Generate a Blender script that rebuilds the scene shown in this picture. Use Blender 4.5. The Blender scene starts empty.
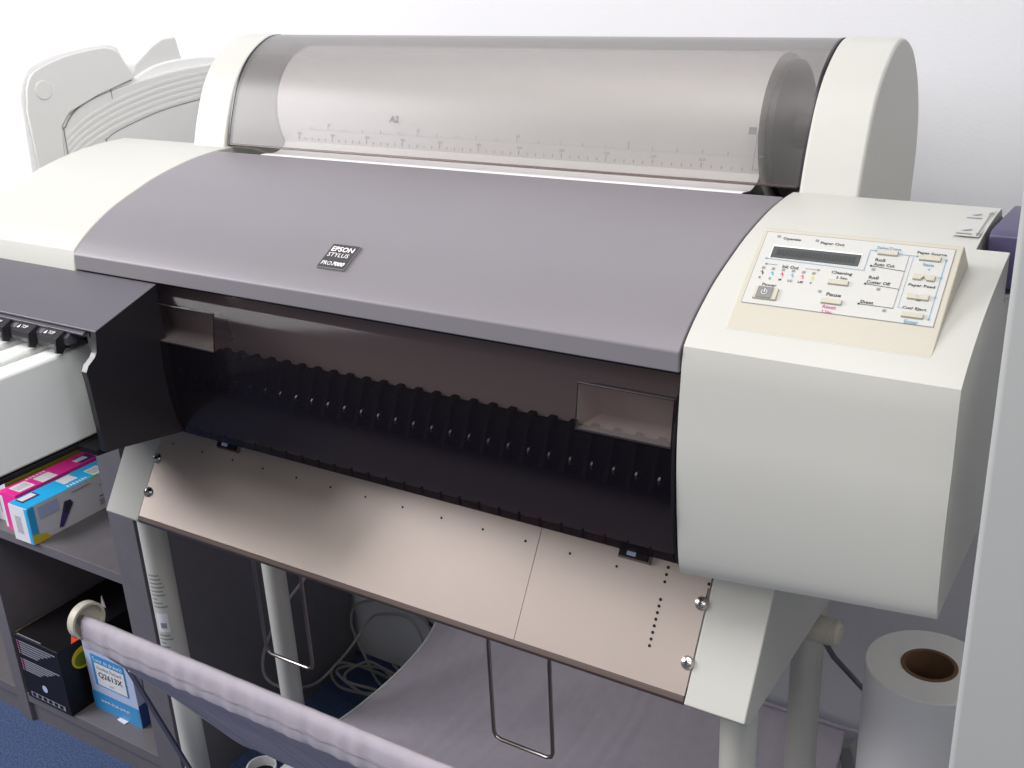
import bpy, bmesh, math, random
from mathutils import Vector, Matrix
random.seed(7)
C = bpy.context.scene.collection
S = bpy.context.scene

# ------------------------------------------------------------ camera
cam = bpy.data.cameras.new('camera'); co = bpy.data.objects.new('camera', cam); C.objects.link(co)
cam.sensor_width = 36; cam.sensor_fit = 'HORIZONTAL'; cam.lens = 38.85; cam.clip_start = .02
co.matrix_world = Matrix(((0.84710, -0.16421, 0.50543, 0.31286), (0.52950, 0.34181, -0.77640, -0.71639),
                          (-0.04527, 0.92531, 0.37649, 1.27955), (0, 0, 0, 1)))
S.camera = co
# ------------------------------------------------------------ light
S.view_settings.view_transform = 'Standard'; S.view_settings.look = 'None'
S.view_settings.gamma = 1; S.view_settings.exposure = 0.0
w = bpy.data.worlds.new('room_light'); S.world = w; w.use_nodes = True
w.node_tree.nodes['Background'].inputs[0].default_value = (.93, .95, 1, 1)
w.node_tree.nodes['Background'].inputs[1].default_value = .20


def area(name, loc, target, size, sizey, power, col):
    l = bpy.data.lights.new(name, 'AREA'); l.shape = 'RECTANGLE'; l.size = size; l.size_y = sizey
    l.energy = power; l.color = col
    o = bpy.data.objects.new(name, l); C.objects.link(o); o.location = loc
    o.rotation_euler = (Vector(target) - Vector(loc)).to_track_quat('-Z', 'Y').to_euler()
    return o


area('window_light', (-2.5, -1.15, 2.1), (-.4, .3, .9), 1.5, 1.2, 78, (1, .985, 1))
area('ceiling_light', (.0, -.75, 2.6), (-.2, .1, .9), 1.7, 1.0, 33, (1, .98, .96))
area('room_light', (.4, -2.3, 2.3), (-.2, .1, .8), 1.6, .9, 11, (1, .97, .93))

area('side_fill', (1.7, -.3, 1.7), (.1, .5, .5), .8, .8, 5, (1, .98, 1))  # weak unseen fill, added to brighten the spare roll and the wall at right

# ------------------------------------------------------------ materials
MATS = {}


def mat(name, col, rough=.5, metal=0, noise=0, nscale=60, bump=0, bscale=400, spec=.5, emit=0):
    m = bpy.data.materials.new(name); m.use_nodes = True; nt = m.node_tree
    p = nt.nodes['Principled BSDF']; p.inputs['Base Color'].default_value = (*col, 1)
    p.inputs['Roughness'].default_value = rough; p.inputs['Metallic'].default_value = metal
    p.inputs['Specular IOR Level'].default_value = spec
    tc = nt.nodes.new('ShaderNodeTexCoord')
    if noise:
        n = nt.nodes.new('ShaderNodeTexNoise'); n.inputs['Scale'].default_value = nscale; n.inputs['Detail'].default_value = 5
        nt.links.new(tc.outputs['Object'], n.inputs['Vector'])
        r = nt.nodes.new('ShaderNodeMapRange'); r.inputs[1].default_value = .25; r.inputs[2].default_value = .75
        r.inputs[3].default_value = 1 - noise; r.inputs[4].default_value = 1 + noise
        nt.links.new(n.outputs['Fac'], r.inputs[0])
        v = nt.nodes.new('ShaderNodeVectorMath'); v.operation = 'SCALE'; v.inputs[0].default_value = col
        nt.links.new(r.outputs[0], v.inputs['Scale']); nt.links.new(v.outputs[0], p.inputs['Base Color'])
    if bump:
        n = nt.nodes.new('ShaderNodeTexNoise'); n.inputs['Scale'].default_value = bscale; n.inputs['Detail'].default_value = 3
        nt.links.new(tc.outputs['Object'], n.inputs['Vector'])
        b = nt.nodes.new('ShaderNodeBump'); b.inputs['Strength'].default_value = bump; b.inputs['Distance'].default_value = .002
        nt.links.new(n.outputs['Fac'], b.inputs['Height']); nt.links.new(b.outputs[0], p.inputs['Normal'])
    MATS[name] = m
    return m


def smoke(name, tint, gcol, fac, rough, edge=.5, spec=.5, blend=.25):
    m = bpy.data.materials.new(name); m.use_nodes = True; nt = m.node_tree
    p = nt.nodes['Principled BSDF']; p.inputs['Base Color'].default_value = (*gcol, 1); p.inputs['Roughness'].default_value = rough
    t = nt.nodes.new('ShaderNodeBsdfTransparent')
    t.inputs[0].default_value = (*tint, 1)
    mx = nt.nodes.new('ShaderNodeMixShader')
    lw = nt.nodes.new('ShaderNodeLayerWeight'); lw.inputs[0].default_value = blend; p.inputs['Specular IOR Level'].default_value = spec
    mr = nt.nodes.new('ShaderNodeMapRange'); mr.inputs[3].default_value = fac; mr.inputs[4].default_value = min(1, fac + edge)
    nt.links.new(lw.outputs['Facing'], mr.inputs[0]); nt.links.new(mr.outputs[0], mx.inputs[0])
    nt.links.new(t.outputs[0], mx.inputs[1]); nt.links.new(p.outputs[0], mx.inputs[2])
    nt.links.new(mx.outputs[0], nt.nodes['Material Output'].inputs[0])
    MATS[name] = m
    return m


M = MATS
mat('putty', (.53, .527, .49), .45, noise=.012, nscale=8, bump=.12, bscale=1800)
mat('putty_cream', (.50, .47, .395), .45, noise=.012, nscale=8, bump=.12, bscale=1800)
mat('panel_label', (.53, .525, .505), .4)
mat('lid_grey', (.20, .185, .205), .42, noise=.03, nscale=5, bump=.10, bscale=2500)
mat('black', (.010, .009, .012), .55, spec=.2)
mat('black_gloss', (.02, .018, .022), .3)
mat('charcoal', (.085, .08, .098), .38, bump=.1, bscale=2000)
mat('dark_part', (.03, .028, .034), .5)
mat('steel_plate', (.475, .405, .365), .42, .55, noise=.03, nscale=14)
mat('steel_lip', (.16, .12, .11), .45, .5)
mat('inner_steel', (.74, .66, .60), .5, .2)
mat('chrome', (.55, .53, .52), .22, 1)
mat('wire_steel', (.32, .29, .28), .3, 1)
mat('ink', (.03, .03, .035), .5)
mat('hole', (.004, .004, .004), .8)
mat('leg_paint', (.52, .52, .48), .4)
mat('white_plastic', (.82, .82, .84), .32, bump=.05, bscale=300)
mat('cart_white', (.78, .80, .78), .35)
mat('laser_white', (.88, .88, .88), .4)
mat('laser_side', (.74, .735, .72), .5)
mat('paper', (.82, .81, .82), .6)
mat('paper_end', (.78, .77, .74), .75, noise=.02, nscale=80)
mat('cardboard', (.16, .085, .045), .85, noise=.15)
mat('shelf_grey', (.135, .126, .138), .5, noise=.06, nscale=40, bump=.1)
mat('shelf_dark', (.035, .032, .04), .7)
mat('cloth', (.41, .375, .43), .85, noise=.05, nscale=60, bump=.3, bscale=1500)
mat('cloth_seam', (.22, .20, .25), .9)
mat('white_hem', (.62, .62, .60), .7)
mat('cable_grey', (.36, .34, .32), .5)
mat('cable_black', (.012, .012, .014), .4)
mat('carpet', (.05, .082, .185), .95, noise=.5, nscale=260, bump=1.0, bscale=500)
mat('wall_paint', (.71, .71, .735), .8, noise=.01, nscale=6, bump=.12, bscale=260)
mat('cabinet_paint', (.44, .45, .44), .45, noise=.01, nscale=6)
mat('lever_purple', (.07, .06, .13), .4)
mat('holder', (.006, .005, .007), .8, spec=.1)
mat('lcd', (.075, .08, .08), .3)
mat('lcd_cell', (.045, .05, .052), .35)
mat('text_black', (.05, .05, .05), .6)
mat('text_grey', (.25, .25, .25), .6)
mat('scale_ink', (.16, .16, .17), .6)
mat('text_blue', (.13, .31, .47), .6)
mat('text_magenta', (.50, .12, .27), .6)
mat('text_white', (.85, .85, .85), .6)
mat('dot_cyan', (.05, .45, .5), .5); mat('dot_yellow', (.75, .68, .05), .5); mat('dot_magenta', (.7, .05, .2), .5)
mat('button_grey', (.20, .20, .20), .4)
mat('badge_dark', (.055, .05, .055), .3)
mat('box_cyan', (.02, .42, .80), .4); mat('box_magenta', (.80, .03, .30), .4); mat('box_green', (.17, .23, .01), .45)
mat('box_white', (.72, .72, .76), .45); mat('box_black', (.009, .008, .010), .4, spec=.3)
mat('box_purple', (.07, .04, .20), .4); mat('box_navy', (.02, .06, .22), .45)
mat('box_yellow', (.72, .55, .03), .4); mat('box_red', (.75, .07, .02), .5); mat('box_blue', (.03, .22, .62), .4)
mat('box_pale', (.46, .53, .74), .45); mat('box_text', (.26, .26, .30), .5); mat('box_bluegreen', (.05, .5, .3), .4)
mat('box_sky', (.04, .27, .58), .4)
mat('brown_box', (.07, .035, .02), .7)
smoke('smoked_lens', (.975, .965, .955), (.24, .23, .23), .11, .33, .85, .9, .42)
smoke('smoked_window', (.53, .48, .48), (.03, .024, .034), .11, .12)
smoke('smoked_pocket', (.70, .62, .60), (.22, .19, .19), .25, .22)


# ------------------------------------------------------------ mesh helpers
class B:
    def __init__(s, mats):
        s.bm = bmesh.new(); s.mats = mats if isinstance(mats, (list, tuple)) else [mats]

    def mi(s, m):
        if m is None: return 0
        if m not in s.mats: s.mats = list(s.mats) + [m]
        return s.mats.index(m)

    def faces(s, vs, fs, m=None):
        v = [s.bm.verts.new(p) for p in vs]; k = s.mi(m); out = []
        for f in fs:
            try:
                a = s.bm.faces.new([v[i] for i in f]); a.material_index = k; out.append(a)
            except ValueError: pass
        return out

    def prism(s, poly, x0, x1, m=None):          # poly in (y,z), run along X
        n = len(poly)
        vs = [(x0, y, z) for y, z in poly] + [(x1, y, z) for y, z in poly]
        fs = [tuple(range(n)), tuple(range(2 * n - 1, n - 1, -1))] + [(i, i + n, (i + 1) % n + n, (i + 1) % n) for i in range(n)]
        s.faces(vs, fs, m); return s

    def box(s, x0, x1, y0, y1, z0, z1, m=None):
        return s.prism([(y0, z0), (y1, z0), (y1, z1), (y0, z1)], x0, x1, m)

    def frame_box(s, o, u, v, n, a, b, d0, d1, m=None):   # box on an oriented frame: a=(u0,u1) b=(v0,v1) depth d0..d1 along n
        o, u, v, n = map(Vector, (o, u, v, n))
        vs = [o + u * i + v * j + n * k for k in (d0, d1) for i, j in ((a[0], b[0]), (a[1], b[0]), (a[1], b[1]), (a[0], b[1]))]
        s.faces(vs, [(3, 2, 1, 0), (4, 5, 6, 7), (0, 1, 5, 4), (1, 2, 6, 5), (2, 3, 7, 6), (3, 0, 4, 7)], m); return s

    def tube(s, path, r, m=None, seg=12, closed=False, cap=True):
        P = [Vector(p) for p in path]; n = len(P); rings = []; k = s.mi(m); up = None
        for i, p in enumerate(P):
            if closed: t = P[(i + 1) % n] - P[i - 1]
            else: t = P[min(i + 1, n - 1)] - P[max(i - 1, 0)]
            t.normalize()
            if up is None: up = t.orthogonal().normalized()
            up = (up - t * up.dot(t)).normalized(); sd = t.cross(up)
            rr = r[i] if isinstance(r, (list, tuple)) else r
            rings.append([s.bm.verts.new(p + (up * math.cos(a) + sd * math.sin(a)) * rr) for a in [2 * math.pi * j / seg for j in range(seg)]])
        for i in range(n if closed else n - 1):
            a, b = rings[i], rings[(i + 1) % n]
            for j in range(seg):
                f = s.bm.faces.new((a[j], a[(j + 1) % seg], b[(j + 1) % seg], b[j])); f.material_index = k
        if cap and not closed:
            s.bm.faces.new(rings[0][::-1]).material_index = k; s.bm.faces.new(rings[-1]).material_index = k
        return s

    def lathe(s, c, axis, prof, m=None, seg=48, closed=False):   # prof: (radius, distance along axis)
        c = Vector(c); ax = Vector(axis).normalized(); u = ax.orthogonal().normalized(); v = ax.cross(u); k = s.mi(m)
        rings = []
        for r, h in prof:
            if r < 1e-6: rings.append([s.bm.verts.new(c + ax * h)])
            else: rings.append([s.bm.verts.new(c + ax * h + (u * math.cos(2 * math.pi * j / seg) + v * math.sin(2 * math.pi * j / seg)) * r) for j in range(seg)])
        N = len(rings)
        for i in range(N if closed else N - 1):
            a, b = rings[i], rings[(i + 1) % N]
            for j in range(seg):
                q = (j + 1) % seg
                if len(a) == 1 and len(b) == 1: continue
                if len(a) == 1: f = s.bm.faces.new((a[0], b[q], b[j]))
                elif len(b) == 1: f = s.bm.faces.new((a[j], a[q], b[0]))
                else: f = s.bm.faces.new((a[j], a[q], b[q], b[j]))
                f.material_index = k
        return s

    def flat(s, o, u, v, pts, m=None, lift=0.0):        # flat polygon on a frame
        o, u, v = map(Vector, (o, u, v)); n = u.cross(v).normalized()
        s.faces([o + u * a + v * b + n * lift for a, b in pts], [tuple(range(len(pts)))], m); return s

    def rect(s, o, u, v, a0, a1, b0, b1, m=None, lift=0.0):
        return s.flat(o, u, v, [(a0, b0), (a1, b0), (a1, b1), (a0, b1)], m, lift)

    def text(s, t, o, u, v, a, b, width, height, m=None, lift=0.0, bold=0.0, shear=0.0):   # lower-left corner at (a,b)
        cu = bpy.data.curves.new('t', 'FONT'); cu.body = t; cu.size = 1; cu.offset = bold; cu.resolution_u = 2; cu.shear = shear
        ob = bpy.data.objects.new('t', cu); me = bpy.data.meshes.new_from_object(ob)
        xs = [p.co.x for p in me.vertices]; ys = [p.co.y for p in me.vertices]
        if xs:
            x0, x1 = min(xs), max(xs); y0, y1 = min(ys), max(ys)
            o, u, v = map(Vector, (o, u, v)); n = u.cross(v).normalized(); k = s.mi(m)
            sx = width / (x1 - x0); sy = height / (y1 - y0)
            vv = [s.bm.verts.new(o + u * (a + (p.co.x - x0) * sx) + v * (b + (p.co.y - y0) * sy) + n * lift) for p in me.vertices]
            for f in me.polygons:
                try: s.bm.faces.new([vv[i] for i in f.vertices]).material_index = k
                except ValueError: pass
        bpy.data.objects.remove(ob); bpy.data.meshes.remove(me); bpy.data.curves.remove(cu)
        return s

    def obj(s, name, parent=None, bevel=0, seg=2, smooth=30, origin=None, recalc=True):
        if recalc: bmesh.ops.recalc_face_normals(s.bm, faces=s.bm.faces)
        base = Vector((0, 0, 0)); q = parent
        while q is not None: base += q.location; q = q.parent
        if origin is not None: base = base + Vector(origin) if parent else Vector(origin)
        bmesh.ops.translate(s.bm, verts=s.bm.verts, vec=-base)
        me = bpy.data.meshes.new(name); s.bm.to_mesh(me); s.bm.free()
        for m in s.mats: me.materials.append(MATS[m])
        for p in me.polygons: p.use_smooth = bool(smooth)
        if smooth: me.set_sharp_from_angle(angle=math.radians(smooth))
        o = bpy.data.objects.new(name, me); C.objects.link(o)
        if parent: o.parent = parent
        if origin is not None: o.location = origin
        if bevel:
            b = o.modifiers.new('bevel', 'BEVEL'); b.width = bevel; b.segments = seg; b.limit_method = 'ANGLE'
            b.angle_limit = math.radians(32); b.harden_normals = True
        return o


def tag(o, label, cat, group=None, kind=None):
    o['label'] = label; o['category'] = cat
    if group: o['group'] = group
    if kind: o['kind'] = kind
    return o


def thing(name, label, cat, loc, group=None):
    o = bpy.data.objects.new(name, None); C.objects.link(o); o.location = loc; o.empty_display_size = .05
    return tag(o, label, cat, group)


def spline(pts, sub=6, closed=False):
    n = len(pts); out = []; dim = len(pts[0])
    for i in range(n if closed else n - 1):
        g = lambda k: pts[k % n] if closed else pts[max(0, min(n - 1, k))]
        p0, p1, p2, p3 = g(i - 1), g(i), g(i + 1), g(i + 2)
        for j in range(sub):
            t = j / sub
            out.append(tuple(.5 * (2 * p1[d] + (p2[d] - p0[d]) * t + (2 * p0[d] - 5 * p1[d] + 4 * p2[d] - p3[d]) * t * t + (3 * p1[d] - p0[d] - 3 * p2[d] + p3[d]) * t ** 3) for d in range(dim)))
    if not closed: out.append(tuple(pts[-1]))
    return out


X = (1, 0, 0); Y = (0, 1, 0); Z = (0, 0, 1)

# ------------------------------------------------------------ the room
B('carpet').box(-3.2, 1.8, -2.2, .62, -.05, 0).obj('floor')['kind'] = 'structure'
B('wall_paint').box(-3.2, 1.8, .62, .72, -.05, 2.7).obj('wall_back')['kind'] = 'structure'

# tall cabinet at the right edge of the frame
cb = thing('tall_cabinet', 'tall plain pale grey cabinet side cropped by the right edge, beside the control panel', 'cabinet', (.45, .05, 0))
B('cabinet_paint').box(.234, .75, -.12, .06, .03, 1.9).obj('body', cb, bevel=.004, seg=3)
B('cabinet_paint').box(.245, .75, -.105, .05, 0, .032).obj('plinth', cb)

# ------------------------------------------------------------ shelf unit
SH = thing('shelf_unit', 'low dark grey melamine shelf unit holding toner boxes at lower left', 'shelf', (-1.3, .38, 0))
B('shelf_grey').box(-.988, -.932, .17, .60, 0, .765).obj('side_panel', SH, bevel=.0008)
B('shelf_grey').box(-1.365, -1.335, .17, .60, 0, .765).obj('divider_panel', SH, bevel=.0008)
B('shelf_grey').box(-1.74, -1.71, .17, .60, 0, .765).obj('side_panel', SH, bevel=.0008)
B('shelf_grey').box(-1.76, -.922, .16, .605, .765, .79).obj('top_panel', SH, bevel=.0008)
for a, b_ in ((-1.71, -1.365), (-1.335, -.988)):
    B('shelf_grey').box(a, b_, .172, .59, .39, .408).obj('shelf', SH, bevel=.0006)
    B('shelf_grey').box(a, b_, .172, .59, .042, .062).obj('bottom_shelf', SH, bevel=.0006)
    B('shelf_grey').box(a, b_, .178, .196, 0, .042).obj('plinth', SH)
B('shelf_dark').box(-1.71, -.988, .59, .598, 0, .765).obj('back_panel', SH)

# ------------------------------------------------------------ toner cartons on the middle shelf
def carton(name, label, x0, x1, y0, y1, z0, z1, top, side, end, edge, group, deco):
    t = thing(name, label, 'box', ((x0 + x1) / 2, (y0 + y1) / 2, z0), group)
    b = B(side); b.box(x0, x1, y0, y1, z0, z1)
    o = b.obj('carton', t, bevel=.0006)
    p = B(top)
    p.rect((x0, y0, z1), X, Y, 0, x1 - x0, 0, y1 - y0, top, .0007)
    deco(p, x0, x1, y0, y1, z0, z1)
    p.obj('printed_artwork', t, smooth=0, recalc=False)
    return t


def deco_cyan(p, x0, x1, y0, y1, z0, z1):
    w = x1 - x0; l = .165; o = (x0, y0, z1)
    p.rect(o, X, Y, .004, w * .5, l * .06, l * .26, 'box_purple', .0012)
    p.rect(o, X, Y, w * .10, w * .40, l * .08, l * .24, 'box_white', .0015)
    p.rect(o, X, Y, w * .08, w * .62, l * .52, l * .68, 'box_white', .0012)
    p.rect(o, X, Y, w * .35, w * .95, l * .80, l * .96, 'box_white', .0012)
    for i in range(9): p.rect(o, X, Y, w * .45, w * .85, l * (.81 + i * .015), l * (.816 + i * .015), 'text_grey', .0014)
    for i in range(7): p.rect(o, X, Y, w * .78, w * .92, l * (.50 + i * .035), l * (.52 + i * .035), 'box_white', .0012)
    p.rect(o, X, Y, w * .8, w, l * .75, l, 'box_bluegreen', .0010)
    # right long side
    s = (x1, y0, z0); h = z1 - z0
    p.rect(s, Y, Z, 0, .012, 0, h, 'box_cyan', .0007)
    p.flat(s, Y, Z, [(0, 0), (.032, 0), (.024, h * .16), (.010, h * .24), (0, h * .26)], 'box_yellow', .0010)
    p.flat(s, Y, Z, [(l, h), (l - .02, h), (l - .01, h * .85), (l, h * .82)], 'box_yellow', .0010)
    p.rect(s, Y, Z, .018, .055, h * .60, h * .92, 'box_pale', .0009)
    p.flat(s, Y, Z, [(.048, h * .12), (.056, h * .10), (.082, h * .60), (.078, h * .72), (.066, h * .74)], 'box_purple', .0012)
    p.flat(s, Y, Z, [(.062, h * .44), (.070, h * .40), (.080, h * .62), (.075, h * .70), (.068, h * .70)], 'ink', .0014)
    p.rect(s, Y, Z, l * .50, l * .72, h * .86, h * .885, 'box_text', .001)
    p.rect(s, Y, Z, l * .82, l * .97, h * .70, h * .72, 'box_text', .001)
    p.rect(s, Y, Z, l * .80, l * .99, h * .38, h * .42, 'text_magenta', .001)
    for i in range(3): p.rect(s, Y, Z, l * .79, l * .97, h * (.16 + i * .06), h * (.185 + i * .06), 'box_text', .001)
    # front end
    e = (x0, y0, z0)
    p.rect(e, X, Z, 0, w * .86, 0, h, 'box_white', .0007)
    for i in range(5): p.rect(e, X, Z, w * (.26 + i * .07), w * (.28 + i * .07), h * .22, h * .72, 'box_text', .001)
    p.rect(e, X, Z, w * .84, w, h * .0, h, 'box_cyan', .0008)


def deco_mag(p, x0, x1, y0, y1, z0, z1):
    w = x1 - x0; l = .165; h = z1 - z0; o = (x0, y0, z1)
    p.rect(o, X, Y, w * .2, w * .9, l * .07, l * .25, 'box_white', .0012)
    for i in range(10): p.rect(o, X, Y, w * .35, w * .75, l * (.085 + i * .015), l * (.091 + i * .015), 'text_grey', .0014)
    p.rect(o, X, Y, w * .35, w, l * .32, l * .50, 'box_white', .0012)
    for i in range(6): p.rect(o, X, Y, w * .12, w * .25, l * (.27 + i * .04), l * (.295 + i * .04), 'box_white', .0012)
    p.rect(o, X, Y, w * .3, w * .9, l * .80, l * .98, 'box_purple', .0011)
    p.rect(o, X, Y, w * .4, w * .7, l * .78, l * .92, 'box_white', .0013)
    e = (x0, y0, z0); p.rect(e, X, Z, 0, w, 0, h, 'box_magenta', .0007)
    p.rect(e, X, Z, 0, w * .15, h * .05, h * .9, 'box_white', .0009)


def deco_green(p, x0, x1, y0, y1, z0, z1):
    w = x1 - x0; l = .165; h = z1 - z0; o = (x0, y0, z1)
    p.rect(o, X, Y, .002, w * .92, 0, l * .38, 'box_white', .0012)
    p.rect(o, X, Y, w * .2, w * .8, l * .08, l * .24, 'text_grey', .0013)
    p.flat(o, X, Y, [(w * .93, l * .05), (w, l * .05), (w, l * .42), (w * .93, l * .42)], 'ink', .0012)
    for i, c in enumerate(('box_pale', 'box_cyan', 'box_red', 'box_yellow', 'box_magenta')):
        p.rect(o, X, Y, w * .55, w * .7, l * (.66 + i * .055), l * (.69 + i * .055), c, .0012)
    e = (x0, y0, z0); p.rect(e, X, Z, 0, w, 0, h, 'box_white', .0007)
    for i in range(4): p.rect(e, X, Z, w * (.45 + i * .1), w * (.48 + i * .1), h * .2, h * .6, 'box_text', .001)


g = 'toner cartons on the middle shelf'
carton('toner_box', 'white toner carton with cyan top, rightmost of the three on the middle shelf', -1.236, -1.189, .166, .435, .408, .472, 'box_cyan', 'box_white', None, None, g, deco_cyan)
carton('toner_box', 'bright magenta toner carton between the cyan one and the green one', -1.281, -1.239, .182, .440, .408, .476, 'box_magenta', 'box_magenta', None, None, g, deco_mag)
carton('toner_box', 'olive green topped toner carton with white end, furthest left of three', -1.332, -1.284, .196, .445, .408, .484, 'box_green', 'box_green', None, None, g, deco_green)

# black carton, blue carton, leaflets in the lower bay
t = thing('black_carton', 'glossy black carton with grey print and a yellow disc, bottom shelf', 'box', (-1.26, .27, .062))
x0, x1, y0, y1, z0, z1 = -1.322, -1.202, .168, .40, .062, .194
B('box_black').box(x0, x1, y0, y1, z0, z1).obj('carton', t, bevel=.0012)
p = B('box_text'); e = (x0, y0, z0); w_ = x1 - x0; h_ = z1 - z0
random.seed(3)
for k, (a, b_) in enumerate(((.93, .70), (.64, .44))):
    n = 6
    for i in range(n):
        zz = a - (a - b_) * i / n
        p.rect(e, X, Z, w_ * .10, w_ * (.93 - .09 * i - random.random() * .05), h_ * (zz - .022), h_ * zz, 'box_text', .0006)
        p.rect(e, X, Z, w_ * .045, w_ * .075, h_ * (zz - .022), h_ * zz, 'text_magenta', .0006)
p.flat(e, X, Z, [(w_ * .48 + .007 * math.cos(i * .5236), h_ * .27 + .0075 * math.sin(i * .5236)) for i in range(12)], 'box_pale', .0008)
p.rect(e, X, Z, w_ * .10, w_ * .88, h_ * .045, h_ * .12, 'box_text', .0006)
for i in range(6): p.rect(e, X, Z, w_ * (.13 + i * .125), w_ * (.21 + i * .125), h_ * .055, h_ * .11, 'box_black', .0008)
s = (x1, y0, z0)
p.flat(s, Y, Z, [(.044 + .023 * math.cos(i * .3), .098 + .021 * math.sin(i * .3)) for i in range(21)], 'box_yellow', .0008)
p.flat(s, Y, Z, [(.042 + .016 * math.cos(i * .3), .095 + .013 * math.sin(i * .3)) for i in range(21)], 'box_green', .0011)
p.rect((x0, y0, z1), X, Y, w_ * .05, w_ * .6, .002, .004, 'box_text', .0008)
p.rect((x0, y0, z1), X, Y, .0, .0018, .004, y1 - y0, 'cardboard', .0012)
p.flat((x0, y0, z1), X, Y, [(w_ * .66, .060), (w_, .028), (w_, .085), (w_ * .60, .115), (w_ * .48, .10)], 'box_red', .0010)
p.obj('printed_artwork', t, smooth=0, recalc=False)

t = thing('white_blue_carton', 'slim pale blue carton printed Q2613X standing on the bottom shelf', 'box', (-1.128, .215, .062))
x0, x1, y0, y1, z0, z1 = -1.188, -1.068, .207, .224, .062, .224
B(['box_pale']).box(x0, x1, y0, y1, z0, z1).obj('carton', t, bevel=.0008)
w_ = x1 - x0; h_ = z1 - z0; e = (x0, y0, z0)
p = B('box_blue')
p.rect(e, X, Z, 0, w_, 0, h_ * .24, 'box_sky', .0008)
p.rect(e, X, Z, w_ * .14, w_ * .84, h_ * .34, h_ * .735, 'box_sky', .0008)
p.rect(e, X, Z, w_ * .20, w_ * .82, h_ * .355, h_ * .635, 'box_white', .0012)
p.text('Toner do drukarki', e, X, Z, w_ * .18, h_ * .655, w_ * .62, h_ * .05, 'text_white', .0014)
p.text('Hewlett Packard', e, X, Z, w_ * .24, h_ * .565, w_ * .52, h_ * .045, 'text_grey', .0016)
p.text('Q2613X', e, X, Z, w_ * .25, h_ * .45, w_ * .51, h_ * .085, 'text_black', .0016, bold=.015)
p.text('3.5K', e, X, Z, w_ * .45, h_ * .385, w_ * .1, h_ * .022, 'text_grey', .0016)
p.text('www.drak-pol.pl', e, X, Z, w_ * .18, h_ * .115, w_ * .60, h_ * .055, 'text_white', .0012)
p.rect((x1, y0, z0), Y, Z, 0, y1 - y0, 0, h_ * .28, 'box_navy', .0007)
p.obj('printed_artwork', t, smooth=0, recalc=False)

B('box_white').frame_box((-1.125, .2005, .0625), (.97, -.1, 0), (.1, .97, 0), Z, (0, .022), (0, .02), 0, .0012).obj('paper_slip', origin=(-1.1, .2, .0625))
tag(bpy.data.objects['paper_slip'], 'small white paper slip poking out below the pale blue carton', 'paper')
b = B('box_white'); b.prism([(.30, .0625), (.3015, .0625), (.3015, .17), (.30, .17)], -1.262, -1.236); b.faces([(-1.262, .300, .17), (-1.236, .300, .17), (-1.236, .3015, .17), (-1.262, .3015, .17), (-1.247, .300, .218), (-1.247, .3015, .218)], [(0, 1, 4), (3, 5, 2), (1, 2, 5, 4), (3, 0, 4, 5)])
b.obj('leaflet', origin=(-1.22, .31, .0625))
tag(bpy.data.objects['leaflet'], 'pale blue leaflet whose tip shows above the basket rod cap', 'paper')

# ------------------------------------------------------------ white laser printer on the shelf unit
LP = thing('laser_printer', 'bulky white laser printer behind the plotter at upper left', 'printer', (-1.3, .4, .79))
side = [(.195, .79)] + [(.206, .99), (.213, 1.105)] + spline([(.218, 1.122), (.236, 1.144), (.285, 1.157), (.36, 1.162), (.385, 1.155)], 5) + [(.402, 1.115), (.412, 1.103)] + [(.412, .79)]
B('laser_white').prism(side, -1.46, -1.0525).obj('front_body', LP, bevel=.003, seg=4)
side2 = [(.255, .79), (.262, 1.05)] + spline([(.270, 1.066), (.285, 1.076), (.33, 1.092), (.42, 1.106), (.50, 1.112), (.575, 1.112)], 5) + [(.585, 1.10), (.585, .79)]
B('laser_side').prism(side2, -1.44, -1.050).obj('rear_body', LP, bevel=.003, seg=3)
top = [(.385, 1.09)] + spline([(.41, 1.110), (.45, 1.122), (.50, 1.126), (.56, 1.124), (.587, 1.116)], 5) + [(.587, 1.09)]
B('laser_white').prism(top, -1.43, -1.056).obj('top_cover', LP, bevel=.004, seg=3)
# right side facing: panel with round button
pts = [(.214, .80), (.216, 1.09)] + spline([(.222, 1.118), (.238, 1.138), (.29, 1.152), (.355, 1.157), (.380, 1.148)], 4) + [(.402, 1.110), (.33, 1.094), (.28, 1.078), (.264, 1.062), (.260, 1.03), (.256, .80)]
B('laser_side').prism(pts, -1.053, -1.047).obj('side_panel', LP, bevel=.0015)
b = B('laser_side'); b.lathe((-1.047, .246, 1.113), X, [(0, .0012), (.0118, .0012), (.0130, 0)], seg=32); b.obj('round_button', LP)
for i in range(5):
    dz = -.0085 * i
    path = spline([(.268, 1.046 + dz), (.30, 1.064 + dz), (.36, 1.083 + dz), (.44, 1.097 + dz), (.52, 1.103 + dz), (.578, 1.103 + dz)], 5)
    poly = path + [(y, z - .0040) for y, z in reversed(path)]
    B('laser_side').prism(poly, -1.0503, -1.0493).obj('vent_rib', LP)
b = B('text_grey')
path = spline([(.262, .80), (.266, 1.03), (.272, 1.062), (.30, 1.084), (.345, 1.098), (.396, 1.108)], 8)
b.prism(path + [(y + .0009, z - .0011) for y, z in reversed(path)], -1.0508, -1.0490)
path = spline([(.334, 1.032), (.36, 1.042), (.44, 1.057), (.52, 1.063), (.578, 1.063)], 5)
b.prism(path + [(y, z - .0016) for y, z in reversed(path)], -1.0508, -1.0497)
b.box(-1.0508, -1.0497, .333, .3352, .80, 1.033)
b.box(-1.0508, -1.0497, .357, .3582, 1.086, 1.101)
b.obj('panel_seam', LP)
B('laser_side').prism([(.405, 1.11), (.417, 1.127), (.452, 1.149), (.475, 1.158), (.501, 1.159), (.507, 1.127), (.507, 1.11)], -1.20, -1.06).obj('output_flap', LP, bevel=.003)

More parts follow.
